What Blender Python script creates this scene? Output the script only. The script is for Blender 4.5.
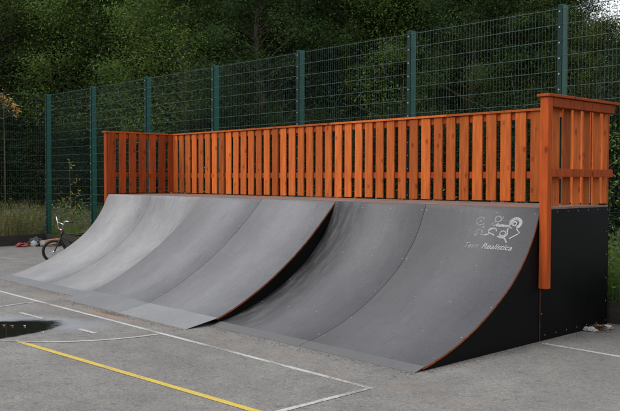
import bpy, bmesh, math, random
from mathutils import Vector, Matrix, noise
random.seed(7)
scene = bpy.context.scene
C = scene.collection
for o in list(bpy.data.objects): bpy.data.objects.remove(o)

# ------------------------------------------------------------------ camera, world, sun, exposure
CAM = Vector((14.049, -7.681, 1.760)); YAW, PITCH, ROLL = -0.82282, -0.033256, 0.00307
fw = Vector((math.sin(YAW)*math.cos(PITCH), math.cos(YAW)*math.cos(PITCH), math.sin(PITCH)))
r_ = Vector((math.cos(YAW), -math.sin(YAW), 0)); u_ = r_.cross(fw)
r2 = r_*math.cos(ROLL)+u_*math.sin(ROLL); u2 = -r_*math.sin(ROLL)+u_*math.cos(ROLL)
cd = bpy.data.cameras.new('camera'); cam = bpy.data.objects.new('camera', cd); C.objects.link(cam)
cam.matrix_world = Matrix(((r2.x, u2.x, -fw.x, CAM.x), (r2.y, u2.y, -fw.y, CAM.y), (r2.z, u2.z, -fw.z, CAM.z), (0, 0, 0, 1)))
cd.sensor_width = 36; cd.sensor_fit = 'HORIZONTAL'; cd.lens = 798.33/620*36
cd.clip_start = 0.1; cd.clip_end = 900
scene.camera = cam

SUN_EL, SUN_AZ = math.radians(40), math.radians(200)     # azimuth clockwise from +Y: high, from the camera's side and slightly left
w = bpy.data.worlds.new('World'); scene.world = w; w.use_nodes = True
nt = w.node_tree; nt.nodes.clear()
sky = nt.nodes.new('ShaderNodeTexSky'); sky.sky_type = 'NISHITA'; sky.sun_disc = False
sky.sun_elevation = SUN_EL; sky.sun_rotation = SUN_AZ; sky.air_density = 1.5; sky.dust_density = 4
tc = nt.nodes.new('ShaderNodeTexCoord'); cn = nt.nodes.new('ShaderNodeTexNoise'); cn.inputs['Scale'].default_value = 2.2; cn.inputs['Detail'].default_value = 6
cr = nt.nodes.new('ShaderNodeValToRGB'); cr.color_ramp.elements[0].position = .3; cr.color_ramp.elements[0].color = (4.6, 4.9, 5.4, 1)
cr.color_ramp.elements[1].position = .7; cr.color_ramp.elements[1].color = (8.2, 8.3, 8.5, 1)
mx = nt.nodes.new('ShaderNodeMix'); mx.data_type = 'RGBA'; mx.inputs[0].default_value = .85
bg = nt.nodes.new('ShaderNodeBackground'); bg.inputs['Strength'].default_value = .1
wo = nt.nodes.new('ShaderNodeOutputWorld'); L = nt.links
L.new(tc.outputs['Generated'], cn.inputs['Vector']); L.new(cn.outputs['Fac'], cr.inputs['Fac'])
L.new(sky.outputs['Color'], mx.inputs[6]); L.new(cr.outputs['Color'], mx.inputs[7])
L.new(mx.outputs[2], bg.inputs['Color']); L.new(bg.outputs['Background'], wo.inputs['Surface'])
sl = bpy.data.lights.new('sun', 'SUN'); sl.energy = .9; sl.angle = math.radians(40); sl.color = (1, .96, .9)
sun = bpy.data.objects.new('sun', sl); C.objects.link(sun)
sd = Vector((math.sin(SUN_AZ)*math.cos(SUN_EL), math.cos(SUN_AZ)*math.cos(SUN_EL), math.sin(SUN_EL)))
sun.rotation_euler = sd.to_track_quat('Z', 'Y').to_euler(); sun.location = (0, -10, 20)
vs = scene.view_settings; vs.view_transform = 'Standard'; vs.look = 'None'; vs.gamma = 1; vs.use_curve_mapping = False
vs.exposure = 0.85
scene.render.engine = 'CYCLES'; scene.render.resolution_x = 1024; scene.render.resolution_y = 679

# ------------------------------------------------------------------ sizes
S = 1.572; H = 1.455; D = 1.538; W = 6*S
RT = H+1.222            # top of the railing cap
FY = 1.70; FX = -6.45; FP = 2.518; FT = 3.967

# ------------------------------------------------------------------ materials
MATS = {}
def lin(c): return tuple(((x/255)/12.92 if x/255 <= .04045 else ((x/255+.055)/1.055)**2.4) for x in c)
def mat(name, col, rough=.7, metal=0., spec=.5, var=.0, nscale=8., stretch=(1, 1, 1), bump=0., bscale=60., col2=None, objvar=0., rvar=0.):
    m = bpy.data.materials.new(name); m.use_nodes = True; t = m.node_tree; N = t.nodes; K = t.links
    b = N['Principled BSDF']; b.inputs['Roughness'].default_value = rough; b.inputs['Metallic'].default_value = metal
    b.inputs['Specular IOR Level'].default_value = spec
    tc = N.new('ShaderNodeTexCoord'); mp = N.new('ShaderNodeMapping'); mp.inputs['Scale'].default_value = stretch
    K.new(tc.outputs['Object'], mp.inputs['Vector'])
    oi = N.new('ShaderNodeObjectInfo')
    ad = N.new('ShaderNodeVectorMath'); ad.operation = 'ADD'
    cb = N.new('ShaderNodeMath'); cb.operation = 'MULTIPLY'; cb.inputs[1].default_value = 37.
    K.new(oi.outputs['Random'], cb.inputs[0]); K.new(mp.outputs[0], ad.inputs[0]); K.new(cb.outputs[0], ad.inputs[1])
    n = N.new('ShaderNodeTexNoise'); n.inputs['Scale'].default_value = nscale; n.inputs['Detail'].default_value = 6; n.inputs['Roughness'].default_value = .6
    K.new(ad.outputs[0], n.inputs['Vector'])
    c2 = col2 if col2 else tuple(x*(1-var) for x in col)
    c1 = col if col2 else tuple(min(1, x*(1+var)) for x in col)
    r = N.new('ShaderNodeValToRGB'); r.color_ramp.elements[0].position = .32; r.color_ramp.elements[1].position = .68
    r.color_ramp.elements[0].color = (*c2, 1); r.color_ramp.elements[1].color = (*c1, 1)
    K.new(n.outputs['Fac'], r.inputs['Fac'])
    out = r.outputs['Color']
    if objvar:
        h = N.new('ShaderNodeHueSaturation'); mr = N.new('ShaderNodeMapRange'); mr.inputs[3].default_value = 1-objvar; mr.inputs[4].default_value = 1+objvar
        K.new(oi.outputs['Random'], mr.inputs[0]); K.new(mr.outputs[0], h.inputs['Value']); K.new(out, h.inputs['Color']); out = h.outputs['Color']
    K.new(out, b.inputs['Base Color'])
    if rvar:
        mr2 = N.new('ShaderNodeMapRange'); mr2.inputs[3].default_value = rough-rvar; mr2.inputs[4].default_value = rough+rvar
        K.new(n.outputs['Fac'], mr2.inputs[0]); K.new(mr2.outputs[0], b.inputs['Roughness'])
    if bump:
        n2 = N.new('ShaderNodeTexNoise'); n2.inputs['Scale'].default_value = bscale; n2.inputs['Detail'].default_value = 4
        K.new(ad.outputs[0], n2.inputs['Vector'])
        bp = N.new('ShaderNodeBump'); bp.inputs['Strength'].default_value = bump; bp.inputs['Distance'].default_value = .004
        K.new(n2.outputs['Fac'], bp.inputs['Height']); K.new(bp.outputs[0], b.inputs['Normal'])
    MATS[name] = m; return m
def wood(name, col, knots=True, objvar=.22):
    m = mat(name, col, .8, spec=.15, var=.26, nscale=3, stretch=(9, 9, .9), bump=.35, bscale=30, objvar=objvar)
    N = m.node_tree.nodes; K = m.node_tree.links; b = N['Principled BSDF']
    if knots:
        v = N.new('ShaderNodeTexVoronoi'); v.inputs['Scale'].default_value = 3.2; v.inputs['Randomness'].default_value = 1
        src = next(x for x in N if x.type == 'VECT_MATH'); mp = N.new('ShaderNodeMapping'); mp.inputs['Scale'].default_value = (.22, .22, 1.3)
        K.new(src.outputs[0], mp.inputs[0]); K.new(mp.outputs[0], v.inputs['Vector'])
        r = N.new('ShaderNodeValToRGB'); r.color_ramp.elements[0].position = .08; r.color_ramp.elements[1].position = .20
        r.color_ramp.elements[0].color = (.42, .33, .3, 1); r.color_ramp.elements[1].color = (1, 1, 1, 1)
        K.new(v.outputs['Distance'], r.inputs['Fac'])
        mm = N.new('ShaderNodeMix'); mm.data_type = 'RGBA'; mm.blend_type = 'MULTIPLY'; mm.inputs[0].default_value = .85
        old = b.inputs['Base Color'].links[0].from_socket
        K.new(old, mm.inputs[6]); K.new(r.outputs['Color'], mm.inputs[7]); K.new(mm.outputs[2], b.inputs['Base Color'])
    return m
WOOD = wood('stained_timber', (.40, .094, .020), objvar=.36)
WOOD_SHADED = wood('stained_timber_shaded', (.29, .050, .010), objvar=.2)  # left railing slats: weaker light on their inner face put into the colour
RED = wood('red_stained_timber', (.31, .056, .011))
PLYEDGE = mat('ply_edge', (.27, .065, .02), .8, var=.45, nscale=14, spec=.2)
DECK = mat('deck_ply', (.17, .115, .095), .75, var=.3, nscale=6, bump=.2)
BLACK = mat('black_ply', (.0045, .0045, .005), .55, col2=(.0025, .0025, .003), nscale=2.4, spec=.10, rvar=.2)
STEEL = mat('screw_steel', (.30, .30, .31), .45, var=.2)
GREEN = mat('fence_green', (.004, .074, .054), .5, var=.12, nscale=5, spec=.3)
DKGREEN = mat('clamp_green', (.003, .022, .020), .6, var=.12, nscale=5, spec=.2)
WIRE = mat('wire_green', (.020, .055, .047), .42, var=.2, nscale=5, spec=.5)
BOARD = mat('creosoted_board', (.022, .017, .013), .8, var=.4, nscale=4, stretch=(1, 1, 6), bump=.3)
BOARD2 = mat('dull_batten', (.10, .03, .012), .85, var=.4, nscale=9, spec=.2)
RUBBER = mat('tyre_rubber', (.012, .012, .012), .65, var=.3)
BIKEBLK = mat('bike_black_paint', (.012, .012, .014), .3, var=.2, rvar=.05)
CHROME = mat('chrome', (.62, .62, .64), .22, metal=.85, var=.08)
BIKERED = mat('bike_red', (.28, .05, .02), .4, var=.2)
BARK = mat('bark', (.10, .085, .06), .9, var=.4, nscale=9, stretch=(1, 1, .3), bump=.6, bscale=20)

def leafmat(name, c1, c2, objvar=.25, rough=.6, nscale=.9):
    m = mat(name, c1, rough, nscale=nscale, col2=c2, objvar=objvar, spec=.25)
    N = m.node_tree.nodes; K = m.node_tree.links; b = N['Principled BSDF']
    # leaf to leaf variation with fine noise
    n = N.new('ShaderNodeTexNoise'); n.inputs['Scale'].default_value = 7; n.inputs['Detail'].default_value = 2
    tc = next(x for x in N if x.type == 'TEX_COORD'); K.new(tc.outputs['Object'], n.inputs['Vector'])
    mr = N.new('ShaderNodeMapRange'); mr.inputs[1].default_value = .3; mr.inputs[2].default_value = .7; mr.inputs[3].default_value = .72; mr.inputs[4].default_value = 1.28
    K.new(n.outputs['Fac'], mr.inputs[0])
    h = N.new('ShaderNodeHueSaturation'); old = b.inputs['Base Color'].links[0].from_socket
    K.new(old, h.inputs['Color']); K.new(mr.outputs[0], h.inputs['Value']); K.new(h.outputs[0], b.inputs['Base Color'])
    b.inputs['Specular IOR Level'].default_value = .06; b.inputs['Roughness'].default_value = .8
    tl = N.new('ShaderNodeBsdfTranslucent'); K.new(h.outputs[0], tl.inputs['Color'])
    ms = N.new('ShaderNodeMixShader'); ms.inputs[0].default_value = .35; K.new(b.outputs[0], ms.inputs[1]); K.new(tl.outputs[0], ms.inputs[2])
    K.new(ms.outputs[0], next(x for x in N if x.type == 'OUTPUT_MATERIAL').inputs['Surface'])
    return m
LEAF1 = leafmat('leaf_dark', (.070, .118, .038), (.024, .046, .018), nscale=.6)
LEAF5 = leafmat('leaf_shade', (.030, .050, .018), (.014, .026, .010))
LEAF2 = leafmat('leaf_olive', (.120, .160, .044), (.040, .064, .022), nscale=.6)
LEAF3 = leafmat('leaf_fresh', (.150, .230, .055), (.055, .095, .026), nscale=.6)
LEAFY = leafmat('leaf_yellow', (.42, .34, .04), (.22, .22, .03), 0)
LEAFO = leafmat('leaf_autumn', (.62, .33, .10), (.50, .36, .10), 0, nscale=6)
LEAFB = leafmat('leaf_bright', (.14, .25, .035), (.08, .15, .03), 0)
WEED1 = leafmat('weed_green', (.20, .26, .055), (.09, .14, .035), .1)
WEED2 = leafmat('weed_dry', (.26, .23, .10), (.11, .105, .04), .1)
WEED3 = leafmat('weed_grey', (.17, .21, .14), (.08, .11, .06), .1)

# ------------------------------------------------------------------ mesh helpers
class MB:
    def __init__(s): s.v = []; s.f = []; s.mi = []
    def face(s, idx, mi=0): s.f.append(idx); s.mi.append(mi)
    def box(s, x0, y0, z0, x1, y1, z1, mi=0):
        b = len(s.v); s.v += [(x0, y0, z0), (x1, y0, z0), (x1, y1, z0), (x0, y1, z0), (x0, y0, z1), (x1, y0, z1), (x1, y1, z1), (x0, y1, z1)]
        for q in ((0, 3, 2, 1), (4, 5, 6, 7), (0, 1, 5, 4), (1, 2, 6, 5), (2, 3, 7, 6), (3, 0, 4, 7)): s.face([b+i for i in q], mi)
        return s
    def tube(s, pts, rad, n=8, mi=0, cap=True, closed=False):
        pts = [Vector(p) for p in pts]; m = len(pts); rs = rad if isinstance(rad, (list, tuple)) else [rad]*m
        b = len(s.v); ref = None
        for i, p in enumerate(pts):
            if closed: t = (pts[(i+1) % m]-pts[i-1]).normalized()
            else: t = (pts[min(i+1, m-1)]-pts[max(i-1, 0)]).normalized()
            if ref is None: ref = t.orthogonal().normalized()
            ref = (ref-t*ref.dot(t)).normalized(); bi = t.cross(ref)
            for k in range(n):
                a = 2*math.pi*k/n; q = p+(ref*math.cos(a)+bi*math.sin(a))*rs[i]; s.v.append(tuple(q))
        for i in range(m if closed else m-1):
            j = (i+1) % m
            for k in range(n):
                k2 = (k+1) % n; s.face([b+i*n+k, b+i*n+k2, b+j*n+k2, b+j*n+k], mi)
        if cap and not closed: s.face([b+k for k in range(n)][::-1], mi); s.face([b+(m-1)*n+k for k in range(n)], mi)
        return s
    def build(s, name, mats, parent=None, bevel=0, smooth=False, loc=None):
        me = bpy.data.meshes.new(name); off = Vector(loc) if loc else Vector((0, 0, 0))
        me.from_pydata([tuple(Vector(v)-off) for v in s.v], [], s.f)
        mats = mats if isinstance(mats, (list, tuple)) else [mats]
        for m in mats: me.materials.append(m)
        if len(mats) > 1: me.polygons.foreach_set('material_index', s.mi)
        if smooth: me.polygons.foreach_set('use_smooth', [True]*len(me.polygons))
        if bevel:
            bm = bmesh.new(); bm.from_mesh(me)
            bmesh.ops.bevel(bm, geom=bm.edges[:], offset=bevel, segments=1, affect='EDGES'); bm.to_mesh(me); bm.free()
        me.update()
        o = bpy.data.objects.new(name, me); C.objects.link(o); o.location = off
        if parent: o.parent = parent; o.matrix_parent_inverse = Matrix.Identity(4); o.location = off-PL(parent)
        return o
def PL(o):
    v = Vector((0, 0, 0))
    while o: v += Vector(o.location); o = o.parent
    return v
def empty(name, loc, label, cat, group=None):
    o = bpy.data.objects.new(name, None); o.empty_display_size = .2; C.objects.link(o); o.location = loc
    return tag(o, label, cat, group)
def tag(o, label=None, cat=None, group=None, kind=None):
    if label: o['label'] = label
    if cat: o['category'] = cat
    if group: o['group'] = group
    if kind: o['kind'] = kind
    return o
def clone(o, parent=None, delta=None):
    c = o.copy(); C.objects.link(c); c.parent = parent
    if delta is not None: c.location = Vector(o.location)+Vector(delta)
    for ch in o.children: clone(ch, c)
    return c

# ------------------------------------------------------------------ ground
def ramp2(N, p0, c0, p1, c1):
    r = N.new('ShaderNodeValToRGB'); r.color_ramp.elements[0].position = p0; r.color_ramp.elements[1].position = p1
    r.color_ramp.elements[0].color = (*c0, 1) if len(c0) == 3 else c0; r.color_ramp.elements[1].color = (*c1, 1) if len(c1) == 3 else c1; return r
def asphalt():
    m = bpy.data.materials.new('asphalt'); m.use_nodes = True; N = m.node_tree.nodes; K = m.node_tree.links; b = N['Principled BSDF']
    tc = N.new('ShaderNodeTexCoord'); P = tc.outputs['Object']
    def noi(sc, det=5, ro=.6):
        n = N.new('ShaderNodeTexNoise'); n.inputs['Scale'].default_value = sc; n.inputs['Detail'].default_value = det; n.inputs['Roughness'].default_value = ro; K.new(P, n.inputs['Vector']); return n.outputs['Fac']
    def mix(f, a, c, mode='MIX'):
        x = N.new('ShaderNodeMix'); x.data_type = 'RGBA'; x.blend_type = mode
        for s, v in ((0, f), (6, a), (7, c)):
            if isinstance(v, (int, float)): x.inputs[s].default_value = v
            elif isinstance(v, tuple): x.inputs[s].default_value = (*v, 1)
            else: K.new(v, x.inputs[s])
        return x.outputs[2]
    r = ramp2(N, .3, (.170, .164, .155), .7, (.215, .207, .196)); K.new(noi(.9), r.inputs[0]); col = r.outputs[0]
    # aggregate chips
    v = N.new('ShaderNodeTexVoronoi'); v.inputs['Scale'].default_value = 95; K.new(P, v.inputs['Vector'])
    vr = ramp2(N, .05, (.70, .70, .70), .95, (1.32, 1.31, 1.29)); K.new(v.outputs['Color'], vr.inputs[0]); col = mix(.85, col, vr.outputs[0], 'MULTIPLY')
    g = ramp2(N, .35, (.78, .78, .78), .65, (1.2, 1.2, 1.2)); K.new(noi(28, 4, .7), g.inputs[0]); col = mix(.7, col, g.outputs[0], 'MULTIPLY')
    g = ramp2(N, .38, (.80, .80, .82), .64, (1.10, 1.09, 1.07)); K.new(noi(1.9, 7, .7), g.inputs[0]); col = mix(.85, col, g.outputs[0], 'MULTIPLY')
    g = ramp2(N, .60, (1, 1, 1), .66, (.62, .61, .60)); K.new(noi(11, 3, .5), g.inputs[0]); col = mix(.6, col, g.outputs[0], 'MULTIPLY')      # small oily spots
    # masks by place
    sp = N.new('ShaderNodeSeparateXYZ'); K.new(P, sp.inputs[0])
    def M(op, a, bb, cc=None, clamp=False):
        x = N.new('ShaderNodeMath'); x.operation = op; x.use_clamp = clamp
        for i, q in enumerate((a, bb, cc)):
            if q is None: continue
            if isinstance(q, (int, float)): x.inputs[i].default_value = q
            else: K.new(q, x.inputs[i])
        return x.outputs[0]
    def blob(cx, cy, rx, ry, soft, wob=.5, ang=0., ns=1.6):
        ca, sa = math.cos(ang), math.sin(ang)
        dx = M('SUBTRACT', sp.outputs[0], cx); dy = M('SUBTRACT', sp.outputs[1], cy)
        ux = M('DIVIDE', M('ADD', M('MULTIPLY', dx, ca), M('MULTIPLY', dy, sa)), rx)
        uy = M('DIVIDE', M('SUBTRACT', M('MULTIPLY', dy, ca), M('MULTIPLY', dx, sa)), ry)
        d = M('SQRT', M('ADD', M('MULTIPLY', ux, ux), M('MULTIPLY', uy, uy)), 0)
        d = M('ADD', d, M('MULTIPLY', M('SUBTRACT', noi(ns, 5, .6), .5), wob))
        return M('DIVIDE', M('SUBTRACT', 1, d), soft, clamp=True)
    # moss and orange dirt washed along the toe of the ramps
    band = M('MULTIPLY', M('SUBTRACT', 1, M('MULTIPLY', M('ABSOLUTE', M('SUBTRACT', sp.outputs[1], -2.55), 0), 2.6), clamp=True), M('MULTIPLY', M('SUBTRACT', noi(2.3, 6, .7), .48), 4.5, clamp=True))
    col = mix(M('MULTIPLY', band, .55), col, (.27, .185, .12))
    col = mix(M('MULTIPLY', blob(4.7, -2.62, .95, .13, .8, .9), .7), col, (.30, .20, .135))
    col = mix(M('MULTIPLY', blob(4.75, -2.55, .5, .09, .8, .9, ns=4), .7), col, (.06, .055, .03))
    # smooth damp patch round the puddle, its bluish sky reflection painted into the colour
    sky_halo = blob(4.55, -3.75, 1.45, .62, .5, .5, ang=.62)
    col = mix(M('MULTIPLY', sky_halo, .7), col, (.235, .25, .28))
    wet = blob(4.82, -4.1, .62, .95, .35, .5, ns=2.6)
    col = mix(M('MULTIPLY', wet, .6), col, (.035, .038, .035))
    # damp strip beside the ramps' right end
    K.new(col, b.inputs['Base Color'])
    rr = M('SUBTRACT', .86, M('MULTIPLY', sky_halo, .22)); rr = M('SUBTRACT', rr, M('MULTIPLY', wet, .3)); K.new(rr, b.inputs['Roughness'])
    b.inputs['Specular IOR Level'].default_value = .4
    bp = N.new('ShaderNodeBump'); bp.inputs['Distance'].default_value = .006
    K.new(M('SUBTRACT', .75, M('MULTIPLY', sky_halo, .45)), bp.inputs['Strength'])
    K.new(v.outputs['Distance'], bp.inputs['Height']); K.new(bp.outputs[0], b.inputs['Normal'])
    return m
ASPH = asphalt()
SOIL = mat('woodland_soil', (.045, .05, .022), .95, col2=(.022, .022, .012), nscale=1.4, bump=.6, bscale=12)
g = MB(); g.v = [(-400, -400, -.03), (400, -400, -.03), (400, 400, -.03), (-400, 400, -.03)]; g.face([0, 1, 2, 3])
tag(g.build('ground', SOIL), kind='structure')
g = MB(); g.v = [(FX, -40, 0), (45, -40, 0), (45, FY, 0), (FX, FY, 0)]; g.face([0, 1, 2, 3])
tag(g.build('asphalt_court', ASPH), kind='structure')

def paint(name, c, wear):
    m = mat(name, c, .7, var=.08, nscale=20)
    N = m.node_tree.nodes; K = m.node_tree.links; b = N['Principled BSDF']
    tc = next(x for x in N if x.type == 'TEX_COORD')
    n = N.new('ShaderNodeTexNoise'); n.inputs['Scale'].default_value = 38; n.inputs['Detail'].default_value = 7; n.inputs['Roughness'].default_value = .75
    n2 = N.new('ShaderNodeTexNoise'); n2.inputs['Scale'].default_value = 1.6; n2.inputs['Detail'].default_value = 4
    K.new(tc.outputs['Object'], n.inputs['Vector']); K.new(tc.outputs['Object'], n2.inputs['Vector'])
    a = N.new('ShaderNodeMath'); a.operation = 'ADD'; K.new(n.outputs['Fac'], a.inputs[0]); K.new(n2.outputs['Fac'], a.inputs[1])
    r = ramp2(N, (1.0+wear)/2-.03, (1, 1, 1), (1.0+wear)/2+.06, (0, 0, 0))
    h = N.new('ShaderNodeMath'); h.operation = 'MULTIPLY'; h.inputs[1].default_value = .5; K.new(a.outputs[0], h.inputs[0]); K.new(h.outputs[0], r.inputs[0])
    mm = N.new('ShaderNodeMix'); mm.data_type = 'RGBA'; old = b.inputs['Base Color'].links[0].from_socket
    K.new(r.outputs[0], mm.inputs[0]); mm.inputs[6].default_value = (.2, .195, .185, 1); K.new(old, mm.inputs[7]); K.new(mm.outputs[2], b.inputs['Base Color'])
    v = N.new('ShaderNodeTexVoronoi'); v.inputs['Scale'].default_value = 95; K.new(tc.outputs['Object'], v.inputs['Vector'])
    bp = N.new('ShaderNodeBump'); bp.inputs['Distance'].default_value = .005; bp.inputs['Strength'].default_value = .5
    K.new(v.outputs['Distance'], bp.inputs['Height']); K.new(bp.outputs[0], b.inputs['Normal'])
    return m
WPAINT = paint('white_line_paint', (.45, .445, .425), .03)
WPAINT2 = paint('faded_line_paint', (.40, .395, .38), .00)
YPAINT = paint('yellow_line_paint', (.55, .40, .06), .05)
def strip(pts, wd, z=.002):
    m = MB(); n = len(pts)
    for i, p in enumerate(pts):
        a = Vector(pts[max(i-1, 0)]); b = Vector(pts[min(i+1, n-1)]); t = (b-a).normalized(); nn = Vector((-t.y, t.x))*wd/2
        jit = [1+.06*noise.noise(Vector((i*.7, k*9., wd*50))) for k in (0, 1)]
        m.v += [(p[0]+nn.x*jit[0], p[1]+nn.y*jit[0], z), (p[0]-nn.x*jit[1], p[1]-nn.y*jit[1], z)]
    for i in range(n-1): m.face([2*i, 2*i+1, 2*i+3, 2*i+2])
    return m
def seg(a, b, n=30): return [(a[0]+(b[0]-a[0])*i/n, a[1]+(b[1]-a[1])*i/n) for i in range(n+1)]
def line(name, pts, wd, m, z=.002): return tag(strip(pts, wd, z).build(name, m), kind='structure')
line('court_line', seg((-6, -2.84), (9.535, -2.77), 60), .055, WPAINT)
line('court_line', seg((9.51, -2.80), (9.51, -12)), .055, WPAINT, .004)
line('court_line', seg((5.55, -4.18), (9.48, -3.90)), .065, YPAINT, .004)
line('court_line', seg((9.50, -.04), (22, -.10)), .06, WPAINT)
line('court_line', seg((-4.9, -1.62), (-1.3, .62)), .05, WPAINT2)
line('court_line', [(4.72+1.59*math.cos(a), -2.85+1.63*math.sin(a)) for a in [math.radians(-i*4) for i in range(0, 46)]], .06, WPAINT2, .0045)
for a, b in (((3.88, -3.40), (4.5, -3.37)), ((5.43, -3.36), (5.80, -3.34)), ((2.4, -3.42), (3.0, -3.41))): line('court_line', seg(a, b, 6), .06, WPAINT2, .0045)

# puddle
pm = bpy.data.materials.new('puddle_water'); pm.use_nodes = True; N = pm.node_tree.nodes; K = pm.node_tree.links; b = N['Principled BSDF']
b.inputs['Base Color'].default_value = (.012, .013, .010, 1); b.inputs['Roughness'].default_value = .04; b.inputs['IOR'].default_value = 1.33
tcn = N.new('ShaderNodeTexCoord'); nn1 = N.new('ShaderNodeTexNoise'); nn1.inputs['Scale'].default_value = 3.2; nn1.inputs['Detail'].default_value = 7; nn1.inputs['Roughness'].default_value = .65
mpp = N.new('ShaderNodeMapping'); mpp.vector_type = 'TEXTURE'; mpp.inputs['Location'].default_value = (4.86, -4.30, 0); mpp.inputs['Scale'].default_value = (.56, .98, 1); mpp.inputs['Rotation'].default_value = (0, 0, .06)
ln = N.new('ShaderNodeVectorMath'); ln.operation = 'LENGTH'; K.new(tcn.outputs['Object'], mpp.inputs[0]); K.new(mpp.outputs[0], ln.inputs[0]); K.new(tcn.outputs['Object'], nn1.inputs['Vector'])
am = N.new('ShaderNodeMath'); am.operation = 'MULTIPLY_ADD'; am.inputs[1].default_value = .6; K.new(nn1.outputs['Fac'], am.inputs[0]); K.new(ln.outputs['Value'], am.inputs[2])
ar = N.new('ShaderNodeMapRange'); ar.inputs[1].default_value = 1.16; ar.inputs[2].default_value = 1.30; ar.inputs[3].default_value = 1; ar.inputs[4].default_value = 0
K.new(am.outputs[0], ar.inputs[0]); K.new(ar.outputs[0], b.inputs['Alpha'])
m = MB(); m.v = [(4.86+.95*math.cos(a), -4.3+1.5*math.sin(a), .003) for a in [2*math.pi*i/40 for i in range(40)]]; m.face(list(range(40))); tag(m.build('puddle', pm), kind='structure')

# ------------------------------------------------------------------ ramps
def interp(P):
    # monotone smooth interpolation by Catmull-Rom on y, sampled densely
    out = []
    n = len(P)
    for i in range(n-1):
        p0 = Vector(P[max(i-1, 0)]); p1 = Vector(P[i]); p2 = Vector(P[i+1]); p3 = Vector(P[min(i+2, n-1)])
        if i == 0: p0 = p1*2-p2
        if i == n-2: p3 = p2*2-p1
        for q in range(6):
            t = q/6; out.append(.5*((2*p1)+(-p0+p2)*t+(2*p0-5*p1+4*p2-p3)*t*t+(-p0+3*p1-3*p2+p3)*t**3))
    out.append(Vector(P[-1])); return out
STEEP = interp([(0, 1.455), (-.135, 1.16), (-.30, .925), (-.52, .70), (-.80, .50), (-1.12, .318), (-1.48, .165), (-1.80, .068), (-1.98, .032)])
MELLOW = interp([(0, 1.455), (-.25, 1.205), (-.53, .945), (-.84, .70), (-1.2, .46), (-1.56, .262), (-1.82, .146), (-2.0, .078)])
def surface(x0, x1, prof, th=.02, eL=1, eR=1):
    m = MB(); n = len(prof)
    for x in (x0, x1):
        for i, p in enumerate(prof):
            t = (prof[min(i+1, n-1)]-prof[max(i-1, 0)]).normalized(); nn = Vector((t.y, -t.x))   # outward is -y,+z
            if nn.y < 0: nn = -nn
            m.v.append((x, p.x, p.y)); m.v.append((x, p.x-nn.x*th, p.y-nn.y*th))
    o = 2*n
    for i in range(n-1):
        a = 2*i
        m.face([a, a+2, o+a+2, o+a], 0); m.face([a+1, o+a+1, o+a+3, a+3], 1)
        m.face([a, a+1, a+3, a+2], eL); m.face([o+a, o+a+2, o+a+3, o+a+1], eR)
    m.face([0, o, o+1, 1], 1); e = 2*(n-1); m.face([e, e+1, o+e+1, o+e], 1)
    return m
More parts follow.
